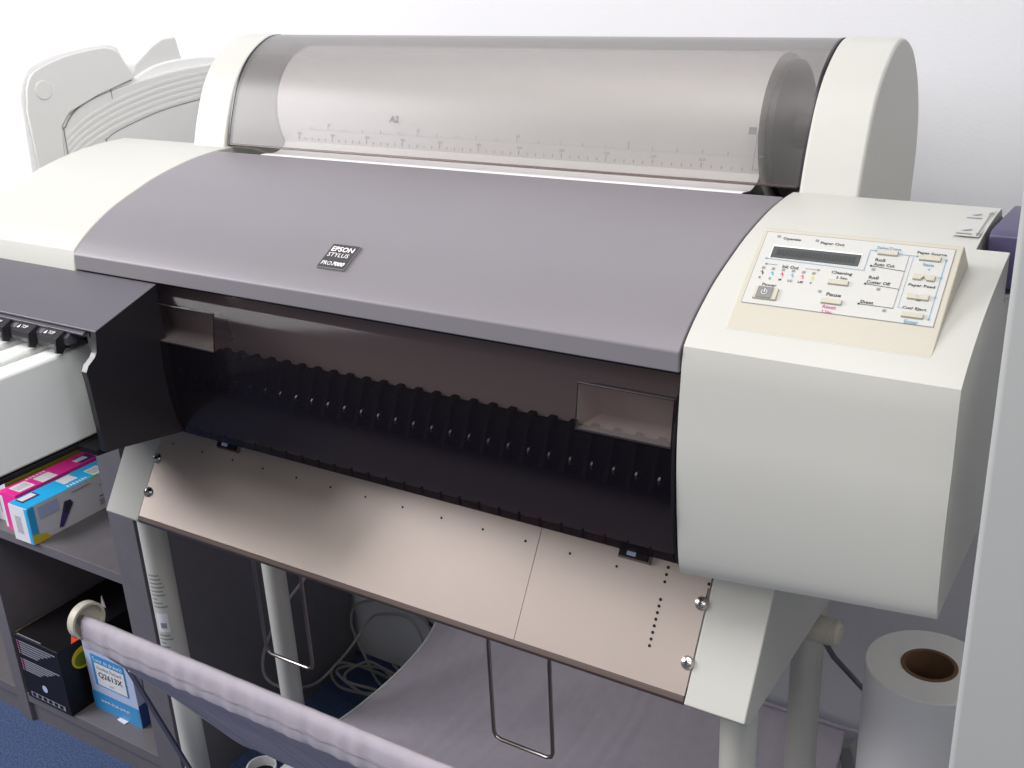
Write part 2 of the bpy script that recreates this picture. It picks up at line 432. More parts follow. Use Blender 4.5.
# ------------------------------------------------------------ the large format printer
PR = thing('large_format_printer', 'wide beige and grey roll-fed plotter on a stand, filling the picture', 'printer', (-.35, .25, .80))
topc = [(0, 0), (.012, .0095), (.032, .0215), (.06, .0345), (.1, .0475), (.13, .0555), (.176, .0635), (.216, .0665)]
prof = [(y, .99 + z) for y, z in spline(topc, 5)]
front = [(0.000, .7940), (-.005, .812), (-.010, .87), (-.010, .92), (-.003, .978)]
frontp = spline(front, 4)

# right housing (notch for the paper lever at its rear right)
b = B('putty')
fc = [p for p in prof if p[0] < .138]
b.prism(frontp + prof + [(.236, 1.0565), (.243, 1.048), (.44, .985), (.44, .80), (.2, .797)], .0005, .197)
for q in b.bm.verts:
    tt = q.co.x / .197
    if q.co.y < .03: q.co.y += tt * .0105 * min(1, max(0, (.992 - q.co.z) / .06))
    if q.co.z < .84: q.co.z += tt * .011 * (.84 - q.co.z) / .042
rh = b.obj('right_housing', PR)
cutter = B('putty').box(.1735, .25, .1385, .50, 1.008, 1.2).obj('cutter', PR)
bo = rh.modifiers.new('notch', 'BOOLEAN'); bo.operation = 'DIFFERENCE'; bo.object = cutter; bo.solver = 'EXACT'
bpy.context.view_layer.update()
me = bpy.data.meshes.new_from_object(rh.evaluated_get(bpy.context.evaluated_depsgraph_get()))
rh.modifiers.clear(); rh.data = me; bpy.data.objects.remove(cutter)
for q in me.polygons: q.use_smooth = True
me.set_sharp_from_angle(angle=math.radians(30))
bv = rh.modifiers.new('bevel', 'BEVEL'); bv.width = .0028; bv.segments = 3; bv.limit_method = 'ANGLE'; bv.angle_limit = math.radians(32); bv.harden_normals = True
# sticker on the notch edge
b = B('panel_label'); so = (.150, .156, 1.0508); sv = Vector((0, .070, .0060)).normalized()
b.rect(so, X, sv, .003, .0215, .0, .066, 'panel_label', .0012)
b.rect(so, X, sv, .0190, .0203, .006, .058, 'text_grey', .0015)
b.flat(so, X, sv, [(.0175, .055), (.0218, .055), (.0197, .062)], 'text_grey', .0015)
b.flat(so, X, sv, [(.0175, .008), (.0218, .008), (.0197, .001)], 'text_grey', .0015)
for q in (.042, .004):
    b.rect(so, X, sv, .004, .0155, q, q + .0022, 'text_grey', .0015)
    b.flat(so, X, sv, [(.006, q + .008), (.010, q + .007), (.014, q + .010), (.013, q + .013), (.009, q + .010)], 'text_grey', .0015)
b.obj('lever_sticker', PR, smooth=0, recalc=False)['label'] = 'white sticker with up and down arrow'
B('lever_purple').prism([(.160, 1.012), (.27, 1.012), (.27, 1.052), (.170, 1.056), (.162, 1.053)], .1775, .222).obj('paper_lever', PR, bevel=.002)

# left housing
b = B('putty')
b.prism(frontp + prof + [(.246, 1.0565), (.275, 1.050), (.44, .985), (.44, .80), (.2, .797)], -.90, -.7005)
b.obj('left_housing', PR, bevel=.0028, seg=3)

# inner chassis between the housings
B('black').prism([(.105, .815), (.43, .80), (.43, 1.015), (.26, 1.015), (.255, 1.015), (.21, 1.015), (.13, .985), (.11, .95)], -.6995, -.0005).obj('chassis', PR)

# grey lid
inner = [(y + .002, z - .004) for y, z in prof[3:]]
b = B('lid_grey')
b.prism([(-.004, .9690), (-.004, .986)] + prof + [(.2165, 1.050), (.21, 1.050)] + list(reversed([(y, z - .006) for y, z in prof if .012 < y < .205])) + [(.008, .9690)], -.6990, -.0012)
lid = b.obj('lid', PR, bevel=.0016, seg=3)
# badge
o = Vector((-.3715, .0165, 1.0042)); v = Vector((0, .0265, .0142)).normalized(); n = Vector(X).cross(v)
b = B('text_white')
b.frame_box(o, X, v, n, (-.0006, .0316), (-.0006, .0306), -.003, .0012, 'text_grey')
b.frame_box(o, X, v, n, (0, .031), (0, .030), .0, .0016, 'badge_dark')
b.text('EPSON', o, X, v, .0025, .0205, .026, .0062, 'text_white', .0018, bold=.02)
b.text('STYLUS', o, X, v, .0025, .0135, .0245, .0050, 'text_white', .0018)
b.text('PRO', o, X, v, .0025, .0025, .0115, .0050, 'text_white', .0018)
b.text('7000', o, X, v, .0150, .0025, .0140, .0050, 'text_white', .0018, bold=.03, shear=.2)
b.obj('model_badge', lid, smooth=0, recalc=False)['label'] = 'black name badge with white lettering'

# smoked front window with two handle pockets
wz = [(.0040, .968), (.0035, .9575), (.0005, .9555), (-.0045, .947), (-.0085, .930), (-.0105, .909), (-.0115, .880), (-.0105, .850), (-.006, .820), (.0015, .8005)]
xs = [-.699, -.600, -.497, -.088, -.0045, -.0015]
b = B('smoked_window')
grid = [[b.bm.verts.new((x, y, z)) for y, z in wz] for x in xs]
for i in range(len(xs) - 1):
    for j in range(len(wz) - 1):
        if i in (1, 3) and 3 <= j < 5: continue
        b.bm.faces.new((grid[i][j], grid[i][j + 1], grid[i + 1][j + 1], grid[i + 1][j]))
# folded bottom return and right end wall
b.prism([(.0015, .8005), (.016, .7985), (.016, .8000), (.002, .8020)], -.699, -.0015)
bmesh.ops.solidify(b.bm, geom=b.bm.faces[:45], thickness=.0) if False else None
win = b.obj('front_window', PR, smooth=25, recalc=False)
b = B('black')
b.prism([(.012, .962), (.001, .962), (-.0085, .930), (-.0112, .905), (-.0120, .880), (-.0112, .850), (-.0065, .820), (.001, .8005), (.012, .8005)], -.0036, -.0006)
b.obj('window_end_frame', win, bevel=.0008)
for (a, c_) in ((-.600, -.497), (-.088, -.0045)):
    b = B('smoked_pocket')
    zt, zb, d = .947, .909, .020
    F = [(a, -.0045, zt), (c_, -.0045, zt), (c_, -.0105, zb), (a, -.0105, zb)]
    G = [(a + .008, d - .006, zt - .006), (c_ - .003, d - .006, zt - .006), (c_ - .003, d, zb + .003), (a + .008, d, zb + .003)]
    b.faces(F + G, [(4, 5, 6, 7), (0, 4, 7, 3), (1, 2, 6, 5), (0, 1, 5, 4), (3, 7, 6, 2)], None)
    b.tube([F[0], F[1], F[2], F[3]], .0009, 'black_gloss', 6, closed=True)
    b.obj('handle_pocket', win, smooth=0, recalc=False)
for i in range(33):
    b = B('black_gloss')
    x = -.685 + i * .0212
    b.frame_box((x, .0022, .8005), X, (0, -.10, .99), (0, -.99, -.1), (0, .0009), (0, .009), .0006, -.003); b.obj('bottom_rib', win, smooth=0)
# things seen through the window
B('inner_steel').prism([(.062, .868), (.064, .867), (.032, .966), (.030, .966)], -.695, -.004).obj('inner_guide_plate', PR)
b = B('holder')
b.prism([(.042, .838), (.075, .832), (.075, .872), (.060, .879), (.048, .872)], -.69, -.005)
b.obj('roller_bar', PR, bevel=.002)
b = B('holder')
for i in range(32):
    x = -.680 + i * .0212
    b.prism([(.030, .841), (.046, .834), (.054, .870), (.052, .884), (.046, .876)], x, x + .0045)
    b.frame_box((x - .001, .050, .874), X, Y, Z, (0, .0065), (0, .012), 0, .0085)
b.obj('star_wheel_holder', PR, bevel=.0006)
for i in range(32):
    b = B('wire_steel')
    x = -.680 + i * .0212
    b.lathe((x + .010, .036, .853), X, [(0, -.001), (.0045, -.001), (.0045, .001), (0, .001)], seg=10); b.obj('star_wheel', PR, smooth=0)
B('dark_part').prism([(.012, .801), (.060, .828), (.075, .834), (.075, .815), (.02, .797)], -.695, -.004).obj('lower_paper_guide', PR)
B('charcoal').box(-.694, -.005, .022, .034, .957, .968).obj('window_top_rail', PR)

# roll cover end caps
capo = spline([(.236, 1.052), (.250, 1.090), (.272, 1.132), (.303, 1.161), (.345, 1.1775), (.388, 1.165), (.419, 1.134), (.436, 1.097), (.440, 1.060)], 5)
for a, c_, nm in ((.0045, .0580, 'roll_cover_end'), (-.7620, -.7065, 'roll_cover_end')):
    B('putty').prism(capo + [(.432, 1.00), (.30, 1.00), (.232, 1.035)], a, c_).obj(nm, PR, bevel=.0035, seg=3)
# transparent roll cover
cc = spline([(.2430, 1.0590), (.2535, 1.0900), (.272, 1.1290), (.302, 1.1600), (.345, 1.1770), (.388, 1.1640), (.417, 1.1330), (.433, 1.094)], 5)
ci = [(y + .0018 * (1 if y < .345 else -.4), z - .0018 * (0.5 + 1.5 * (z - 1.05))) for y, z in cc]
rc = B('smoked_lens').prism(cc + list(reversed(ci)), -.7040, .0020).obj('roll_cover', PR)
for x in (-.7062, .0022):
    p0 = [(y - .0005, z + .0004) for y, z in cc]; p1 = [(y + .004 * (1 if y < .345 else -1), z - .004) for y, z in cc]
    b = B('black_gloss'); b.prism(p0 + list(reversed(p1)), x, x + .0022); b.obj('cover_gasket', PR)
b = B('smoked_pocket'); b.tube([(-.703, .2436, 1.0592), (.001, .2436, 1.0592)], .0014, seg=8); b.obj('cover_lip', rc)
# scale printed on the roll cover
b = B('scale_ink'); o = Vector((0, 0, 0)); v = Vector(Z); L_ = 0
def xat(mm): return -.042 - mm / 1000
for mm in range(0, 560, 10):
    b.rect(o, X, v, xat(mm) - .0004, xat(mm) + .0004, .0105, .0105 + (.0048 if mm % 50 == 0 else .0028), None, L_)
    if mm % 50 == 0 and mm: b.text(str(mm), o, X, v, xat(mm) - .003, .0165, .0062, .0026, None, L_)
for k in range(0, 23 * 8):
    x = -.042 - k * .0254 / 8
    if x < -.60: break
    m8 = k % 8 == 0
    b.rect(o, X, v, x - .0003, x + .0003, .0225, .0225 + (.0040 if m8 else .0008), None, L_)
    if m8 and (k // 8) % 5 == 0 and k: b.text(str(k // 8), o, X, v, x - .0015, .0275, .0038 if k // 8 > 9 else .002, .003, None, L_)
b.rect(o, X, v, -.0425, -.0419, .0105, .050, None, L_)
b.rect(o, X, v, -.0512, -.0440, .0435, .0500, None, L_)
b.text('mm', o, X, v, -.040, .0105, .006, .0025, None, L_); b.text('inch', o, X, v, -.040, .0225, .007, .003, None, L_)
b.text('A2', o, X, v, -.464, .036, .013, .0075, None, L_, bold=.02)
arc = [0]
for i in range(1, len(cc)): arc.append(arc[-1] + math.dist(cc[i], cc[i - 1]))
for q in b.bm.verts:
    d_ = q.co.z + .0012; k = max(i for i in range(len(arc)) if arc[i] <= d_); f_ = (d_ - arc[k]) / (arc[k + 1] - arc[k])
    ty, tz = cc[k + 1][0] - cc[k][0], cc[k + 1][1] - cc[k][1]; n_ = math.hypot(ty, tz)
    q.co.y = cc[k][0] + ty * f_ - tz / n_ * .0005; q.co.z = cc[k][1] + tz * f_ + ty / n_ * .0005
b.obj('printed_scale', rc, smooth=0, recalc=False)['label'] = 'printed ruler markings'

# spindle flanges + support for the roll
for x in (-.686, -.044):
    b = B('dark_part'); b.lathe((x, .3440, 1.0920), X, [(.0, 0), (.062, 0), (.066, .002), (.066, .008), (.05, .012), (.018, .012), (.018, .026), (0, .026)] if x > -.3 else [(.0, .038), (.066, .038), (.066, .030), (.018, .026), (.018, 0), (0, 0)], seg=48)
    b.obj('roll_flange', PR)
# ink cartridge compartment
IB = [(0.0, .802), (-.003, .9675), (-.083, .9425), (-.0865, .9220), (-.0900, .9175), (-.0985, .9120), (-.1020, .9060), (-.1010, .8960), (-.098, .8200)]
b = B('charcoal')
b.prism(IB, -.5840, -.5760, 'black_gloss'); b.prism([(-.02, .81), (-.02, .93), (-.082, .934), (-.082, .815)], -.5925, -.5835, 'dark_part')
b.prism([(0.0, .806), (-.003, .9665), (-.0805, .9420), (-.0800, .9330), (-.050, .925), (-.050, .817)], -.90, -.5915)
b.prism([(-.0035, .9668), (-.0030, .9680), (-.0835, .9432), (-.0840, .9415)], -.90, -.5755)
b.prism([(-.098, .812), (-.06, .808), (0, .800), (0, .812), (-.098, .818)], -.90, -.5915, 'black')
b.prism([(-.210, .8135), (-.02, .8130), (-.02, .8180), (-.210, .8180)], -.90, -.6205, 'black')
ib = b.obj('cartridge_compartment', PR, bevel=.0012)
b = B('dark_part')
b.prism([(-.0800, .9410), (-.0860, .9385), (-.0862, .9365), (-.0800, .9370)], -.90, -.5930, 'charcoal')
b.obj('front_trim', ib, bevel=.0005)
b = B('charcoal'); b.prism([(-.078, .9385), (-.0835, .9365), (-.0900, .9320), (-.0900, .9240), (-.078, .9240)], -.90, -.6140); b.obj('latch_rail', ib, bevel=.0005)
for i in range(7):
    x1 = -.6195 - i * .0425; x0 = x1 - .0265
    b = B('black_gloss')
    b.prism([(-.0840, .9310), (-.0845, .9388), (-.0990, .9330), (-.1000, .9280), (-.0985, .9230), (-.084, .9200)], x0, x1)
    b.prism([(-.0840, .9380), (-.0990, .9332), (-.1010, .9190), (-.0945, .9165), (-.0900, .9210), (-.084, .9280)], x1 - .0018, x1 + .0008)
    o = Vector((x0, -.0984, .93335)); v = Vector((0, .0139, .0056)).normalized()
    b.flat(o, X, v, [(.0035, .0040), (.0075, .0040), (.0055, .0090)], 'text_white', .0006)
    b.text('TOP', o, X, v, .0090, .0045, .0090, .0042, 'text_white', .0006)
    b.obj('cartridge_latch', ib, smooth=0)

# control panel
CP = None
b = B(['putty_cream'])
pf = [(.0170, 1.0030), (.0900, 1.0612), (.0925, 1.0610), (.1130, 1.0440), (.1130, 1.0300), (.0170, .9990)]
b.prism(pf, .0265, .1735)
CP = b.obj('control_panel', PR, bevel=.0012)
b = B('text_grey'); b.prism([(.0164, 1.0015), (.0175, 1.0015), (.0175, 1.0030), (.0164, 1.0024)], .0262, .1738); b.obj('panel_seam', CP)
o = Vector((.027, .017, 1.0030)); v = Vector((0, .0730, .0582)).normalized(); n = Vector(X).cross(v)
# dark seam where the wedge meets the housing
LB = B('panel_label')
LB.rect(o, X, v, .0035, .1420, .0235, .0905, 'text_grey', .0002)
LB.rect(o, X, v, .0041, .1414, .0241, .0899, 'panel_label', .0004)
mm = .001
def T(t, a, b0, a1, h, m='text_black', bold=.022): LB.text(t, o, X, v, a * mm, (b0 - h * .8) * mm, (a1 - a) * mm, h * mm, m, .0007, bold)
def Ln(a, b0, a1, b1, m, wd=.45):
    A_ = Vector((a * mm, b0 * mm)); B_ = Vector((a1 * mm, b1 * mm)); d = (B_ - A_).normalized(); q = Vector((-d.y, d.x)) * wd * mm / 2
    LB.flat(o, X, v, [tuple(A_ - q), tuple(B_ - q), tuple(B_ + q), tuple(A_ + q)], m, .0007)
def Dot(a, b0, m, r=.9): LB.flat(o, X, v, [((a + r * math.cos(i * .785)) * mm, (b0 + r * math.sin(i * .785)) * mm) for i in range(8)], m, .0008)
def Led(a, b0):
    for k in range(3): LB.rect(o, X, v, (a - 1.3) * mm, (a + 1.3) * mm, (b0 - 1 + k * .8) * mm, (b0 - .5 + k * .8) * mm, 'text_grey', .0007)
T('Operate', 17.9, 85.5, 31.6, 2.9); T('Paper Out', 46.8, 84.9, 64.5, 2.9); Led(14.1, 86.3); Led(43.7, 85.8)
T('SelecType', 88, 85.9, 105.2, 3.0, 'text_blue'); T('Paper Source', 116.7, 85, 136.8, 2.9)
T('Item', 123, 75.4, 130.2, 2.8, 'text_blue'); T('Paper Feed', 117.3, 56.8, 135.3, 2.9); T('Cut/ Eject', 117.9, 37.4, 134.3, 3.0)
T('Enter', 121.8, 26.4, 131.3, 3.0, 'text_blue')
T('Roll', 89.6, 75.2, 96.5, 2.7); T('Auto Cut', 89.4, 71.2, 104.2, 2.7); Led(90.5, 65.6)
T('Roll', 89, 59.4, 95.8, 2.7); T('Cutter Off', 88.5, 55.4, 105.2, 2.7); Led(98.2, 49.2)
T('Sheet', 88.4, 38, 97.9, 2.8); Led(106.7, 31.9)
T('Cleaning', 61.8, 60, 77, 3.2); T('3 Sec.', 66.5, 55.8, 75, 2.2); T('Pause', 63.6, 40.8, 74.2, 3.0)
T('Reset', 63.8, 29.9, 73.5, 3.0, 'text_magenta'); T('3 Sec.', 64, 25.6, 72, 2.2, 'text_magenta'); Led(58.3, 41.3)
T('Ink Out', 24.9, 60.3, 37.4, 2.9); T('Power', 14.7, 42.4, 25.7, 2.6)
Ln(12, 60.2, 21, 60.2, 'text_grey'); Ln(42, 59.7, 51, 59.7, 'text_grey'); Dot(12, 60.2, 'text_grey', 1.0); Dot(52, 59.7, 'text_grey', 1.0)
for i, (c, t_) in enumerate((('ink', 'K'), ('dot_cyan', 'C'), ('dot_magenta', 'M'), ('dot_cyan', 'LC'), ('dot_magenta', 'LM'), ('dot_yellow', 'Y'))):
    x = 11.1 + i * 7.7; Led(x, 56.3)
    LB.flat(o, X, v, [((x + 1.5 * math.cos(q * .6)) * mm, (51.4 + 1.4 * math.sin(q * .6)) * mm) for q in range(-2, 6)] + [(x * mm, 54.3 * mm)], c, .0007)
    if i > 2: Dot(x, 51.5, 'panel_label', .7)
    T(t_, x - (1 if len(t_) == 1 else 1.8), 48.0, x + (1 if len(t_) == 1 else 1.8), 2.0)
# flow lines
Ln(10.5, 65.2, 84, 63.8, 'text_blue'); Ln(84, 63.8, 84, 82.2, 'text_blue'); Ln(84, 82.2, 88.5, 82.2, 'text_blue'); Dot(10.5, 65.2, 'text_blue'); Dot(88, 82.2, 'text_blue')
Ln(104.5, 81, 118, 81, 'text_blue'); Dot(117.5, 81, 'text_blue'); Ln(112.5, 80, 112.5, 80, 'text_blue') if False else None
Ln(88, 68.5, 112, 66.8, 'text_black'); Dot(88, 68.5, 'text_black'); Ln(88, 52.6, 112, 51.2, 'text_black'); Dot(88, 52.6, 'text_black')
Ln(88, 35.0, 112, 34.7, 'text_black'); Dot(88, 35.0, 'text_black'); Ln(112, 34.7, 112, 80.6, 'text_grey')
Ln(115, 80, 115, 36, 'text_blue', .3); Ln(115, 36, 118, 36, 'text_blue', .3)
Ln(137.3, 80, 137.3, 29.5, 'text_blue'); 
for q in (80, 64.5, 47.6, 29.5): Dot(137.3, q, 'text_blue')
T('+', 127, 71.2, 128.6, 1.8, 'text_blue'); Ln(125.5, 43.6, 128.5, 43.6, 'text_black', .5)
LB.rect(o, X, v, .0122, .0797, .0660, .0782, 'text_white', .0006)
LB.obj('printed_label', CP, smooth=0, recalc=False)['label'] = 'pale label with black and blue lettering'
b = B('lcd'); b.frame_box(o, X, v, n, (.0130, .0792), (.0664, .0768), .0, .0009, 'lcd')
for i in range(20):
    for r in (0,): b.rect(o, X, v, (.0165 + i * .003), (.0188 + i * .003), .0690, .0742, 'lcd_cell', .0012)
b.obj('display', CP, smooth=0)['label'] = 'dark grey character display'
def button(a, b0, a1, b1, name='key', m='putty_cream', notch=0):
    q = B(m)
    if not notch: q.frame_box(o, X, v, n, (a * mm, a1 * mm), (b0 * mm, b1 * mm), 0, .0024)
    else:
        c = (a + a1) / 2
        y0 = b0 if notch > 0 else b1; yt = b1 if notch > 0 else b0; tip = y0 + (yt - y0) * .65
        P_ = [(a, y0), (c - 2.0, y0), (c, tip), (c + 2.0, y0), (a1, y0), (a1, yt), (a, yt)]
        P3 = [Vector(o) + Vector(X) * x_ * mm + v * y_ * mm for x_, y_ in P_]
        k = len(P3); q.faces(P3 + [p_ + n * .0024 for p_ in P3], [tuple(range(k)), tuple(range(2 * k - 1, k - 1, -1))] + [(i, (i + 1) % k, (i + 1) % k + k, i + k) for i in range(k)])
    return q.obj(name, CP, bevel=.0005)
button(89.8, 78.8, 104.2, 83.0); button(119, 77.6, 134, 81.8); button(118.8, 60.6, 133.8, 65.2, notch=1); button(118.8, 44.0, 133.6, 48.4, notch=-1)
button(118.6, 28.6, 133.6, 32.6); button(61.8, 48.4, 76.6, 52.4); button(61.4, 31.4, 76.4, 35.6)
pb = button(11.0, 28.2, 28.8, 38.6, 'power_button')
q = B('button_grey'); q.frame_box(o, X, v, n, (.0136, .0250), (.0286, .0382), .0020, .0032)
q.tube([o + Vector(X) * (.0193 + .0021 * math.cos(t_)) + v * (.0333 + .0021 * math.sin(t_)) + n * .0034 for t_ in [2.2 + i * .4 for i in range(14)]], .00022, 'text_white', 5)
q.rect(o, X, v, .01905, .01955, .0332, .0362, 'text_white', .0036)
q.obj('power_key', pb, smooth=0)['label'] = 'dark grey power key'

# ------------------------------------------------------------ the stand
ST = thing('printer_stand', 'pale metal stand with round legs and steel guide plate under the plotter', 'stand', (-.35, .15, 0))
sl = Vector((0, .057, .088)).normalized(); nn = Vector(X).cross(sl)   # plate slope
po = Vector((0, .013, .662))
def plate_pt(x, z): return Vector((x, .013 + (z - .662) * .057 / .088, z))
b = B('steel_plate')
b.frame_box(po, X, sl, nn, (-.6985, .0), (0, .170), -.0015, 0)
plate = b.obj('guide_plate', ST, bevel=.0004)
b = B('steel_lip'); b.prism([(.0128, .6622), (.0105, .6575), (.013, .6525), (.040, .650), (.040, .652), (.0155, .6545), (.0145, .6600)], -.6985, 0)
b.obj('bottom_lip', plate, bevel=.0008)
def hole(x, z, r=.0015):
    b = B('hole'); c = plate_pt(x, z); b.faces([c + Vector(X) * r * math.cos(i * .524) + sl * r * math.sin(i * .524) + nn * .0003 for i in range(12)], [tuple(range(12))]); b.obj('screw_hole', plate, smooth=0, recalc=False)
for x in (-.677, -.628, -.579, -.532, -.482, -.433, -.385, -.336, -.287, -.237, -.188, -.139, -.090): hole(x, .7395, .0013)
for z in (.749, .7435, .738): hole(-.0415, z)
for i in range(8): hole(-.0415, .7245 - i * .0050)
b = B('hole'); c0, c1 = plate_pt(-.001, .742), plate_pt(-.001, .733)
b.frame_box(c0, X, sl, nn, (-.0005, .0005), (-.011, 0), 0, .0004)
b.obj('plate_slot', plate, smooth=0, recalc=False)
hole(-.0015, .745); hole(-.0015, .733)
b = B('steel_lip'); b.frame_box(po, X, sl, nn, (-.1745, -.1740), (0, .12), 0, .0002); b.obj('plate_seam', plate)
for x, z in ((-.004, .730), (-.004, .686), (-.700 + .004, .7215), (-.700 + .006, .687)):
    b = B('chrome'); c = plate_pt(x, z)
    b.lathe(c, nn, [(.0062, 0), (.0062, .0008), (.0048, .0030), (.0025, .0040), (0, .0042)], seg=20)
    b.frame_box(c, X, sl, nn, (-.0024, .0024), (-.0004, .0004), .0034, .00435, 'hole'); b.frame_box(c, X, sl, nn, (-.0004, .0004), (-.0024, .0024), .0034, .00435, 'hole')
    b.obj('screw', plate)
for x in (-.074, -.588):
    b = B('black'); c = plate_pt(x, .752)
    b.frame_box(c, X, sl, nn, (-.016, .016), (-.006, .02), .001, .004, 'steel_lip')
    b.frame_box(c, X, sl, nn, (-.014, .014), (-.004, .02), .002, .008, 'black')
    b.frame_box(c, X, sl, nn, (-.006, .003), (-.002, .005), .0085, .009, 'box_pale')
    b.obj('plate_connector', plate, bevel=.001)
br = [(.0100, .6560), (.1060, .8040), (.36, .8040), (.34, .640), (.27, .6400), (.020, .6465)]
for a, c_ in ((.0005, .0560), (-.7560, -.6990)):
    B('putty').prism(br, a, c_).obj('side_bracket', ST, bevel=.0015, seg=3)
for x in (.0345, -.7365):
    for y, zt in ((.056, .648), (.254, .642)):
        if x < 0 and y > .2: xl, y = x - .005, .249
        else: xl = x
        b = B('leg_paint'); b.lathe((xl, y, 0), Z, [(0, .05), (.0165, .05), (.0165, zt), (0, zt)], seg=32)
        lg = b.obj('leg', ST)
        if x < 0 and y < .1:
            q = B('text_grey'); random.seed(5)
            def arc(z0_, z1_, a0, a1, m, r=.01665):
                N = 8; A_ = [math.radians(a0 + (a1 - a0) * i / N) for i in range(N + 1)]
                vs = [(x + r * math.cos(t_), y + r * math.sin(t_), z_) for z_ in (z0_, z1_) for t_ in A_]
                q.faces(vs, [(i, i + 1, i + N + 2, i + N + 1) for i in range(N)], m)
            z_ = .553
            for k in range(24):
                if 9 <= k < 15:
                    z_ -= .0062; continue
                a0 = -100; arc(z_, z_ + .0022, a0, a0 + 25 + random.random() * 45, 'text_grey'); z_ -= .0058
            arc(.470, .498, -98, -42, 'box_white', .0167)
            arc(.476, .484, -80, -52, 'text_grey', .0168)
            q.obj('warning_label', lg, recalc=False)['label'] = 'white notice with fine dark print'
    b = B('leg_paint'); b.box(x - .022, x + .022, -.10, .42, .035, .065); b.obj('foot', ST, bevel=.005)
    for y in (-.07, .39):
        b = B('black'); b.lathe((x - .009, y, .018), X, [(0, 0), (.018, 0), (.018, .018), (0, .018)], seg=24); b.box(x - .006, x + .006, y - .006, y + .006, .018, .037); b.obj('caster', ST)
b = B('putty_cream'); b.lathe((.0445, .220, .6235), X, [(0, -.012), (.0138, -.012), (.0138, .022), (.0130, .0225), (.0130, .0245), (.0135, .025), (.0135, .029), (.0105, .032), (0, .033)], seg=32)
b.box(.0440, .0520, .214, .256, .612, .636)
b.obj('rear_knob', ST)['label'] = 'beige round end knob'
B('leg_paint').box(-.712, .012, .240, .262, .600, .625).obj('rear_crossbar', ST, bevel=.002)
# wire hangers below the plate
def hang(x0, x1, zb, y):
    r = .008; pts = [(x0, y + .02, .665), (x0, y + .003, .650), (x0, y, .630), (x0, y, zb + r), (x0 + r * .3, y, zb + r * .3), (x0 + r, y, zb), (x1 - r, y, zb), (x1 - r * .3, y, zb + r * .3), (x1, y, zb + r), (x1, y, .630), (x1, y + .003, .650), (x1, y + .02, .665)]
    b = B('wire_steel'); b.tube(pts, .0021, seg=10); b.obj('wire_hanger', ST)
hang(-.537, -.465, .511, .033); hang(-.218, -.148, .516, .033)

# ------------------------------------------------------------ paper basket
BK = thing('paper_basket', 'lilac grey cloth paper basket slung on rods beneath the plotter', 'basket', (-.34, .2, .17))
XL, XR = -.674, .010
b = B('chrome'); b.tube([(-.689, -.099, .5885), (.007, -.099, .5885)], .0058, seg=14); b.obj('front_rod', BK)
for x, d in ((-.690, 1), (.008, -1)):
    b = B('putty_cream'); b.lathe((x, -.0935, .5855), (d, 0, 0), [(0, .003), (.0205, .003), (.0218, .005), (.0218, .0145), (.0190, .0145), (.0190, .008), (0, .008)], seg=40)
    b.box(x - .002 if d > 0 else x - .006, x + (.006 if d > 0 else .002), -.108, -.080, .568, .574, 'dark_part')
    b.obj('rod_cap', BK)
for x in (-.702, .020):
    b = B('charcoal'); b.frame_box((x, -.067, .566), X, (0, .283, -.959), (0, .959, .283), (-.0048, .0048), (0, .40), -.0015, .0015); b.obj('strut', BK)
b = B('cloth'); b.tube([(-.674, .548, .238), (.034, .548, .246)], .003, seg=12); b.obj('rear_rod', BK)
# cloth: sleeve around the front rod and the sling
sling = spline([(-.0990, .5660), (-.094, .552), (-.080, .528), (-.050, .486), (-.010, .430), (.045, .345), (.100, .265), (.165, .215), (.26, .188), (.36, .178), (.44, .180), (.50, .192), (.535, .214), (.548, .240)], 5)
sleeve = [(-.1045, .5600), (-.1070, .5590), (-.1082, .5640), (-.1078, .5720), (-.1070, .5800), (-.1065, .5870), (-.1040, .5935), (-.0990, .5960), (-.0940, .5935), (-.0915, .5870), (-.0925, .578), (-.0945, .572)]
NX = 70; b = B('cloth')
rows = []
poly = sleeve + sling
for i in range(NX * 3 + 1):
    x = XL + (XR - XL) * i / (NX * 3); row = []
    for j, (y, z) in enumerate(poly):
        if j < 6: a = (.0008, .0008, .0006, .0004, .0008, .0003)[j]
        elif j < 10: a = .0002
        else: a = .0006
        w_ = a * (math.sin(i * .62 + 2.1 * math.sin(i * .11)) + .6 * math.sin(i * .27 + 1.3) + .5 * math.sin(i * 1.13 + 3 * math.sin(i * .07)))
        row.append(b.bm.verts.new((x, y - w_, z + w_ * .4)))
    rows.append(row)
for i in range(NX * 3):
    for j in range(len(poly) - 1): b.bm.faces.new((rows[i][j], rows[i + 1][j], rows[i + 1][j + 1], rows[i][j + 1]))
cl = b.obj('cloth', BK, smooth=60, recalc=False)
md = cl.modifiers.new('s', 'SOLIDIFY'); md.thickness = .001
b = B('cloth_seam'); b.tube([(XL + (XR - XL) * i / 120, -.1086, .5745 + .0008 * math.sin(i * .9)) for i in range(121)], .0008, seg=5); b.obj('stitching', cl)
b = B('white_hem')
pth = [(XL - .0005, y, z) for y, z in sling[14:]]; b.tube(pth, .0022, seg=8); b.obj('edge_binding', BK)['label'] = 'white bound side edge'

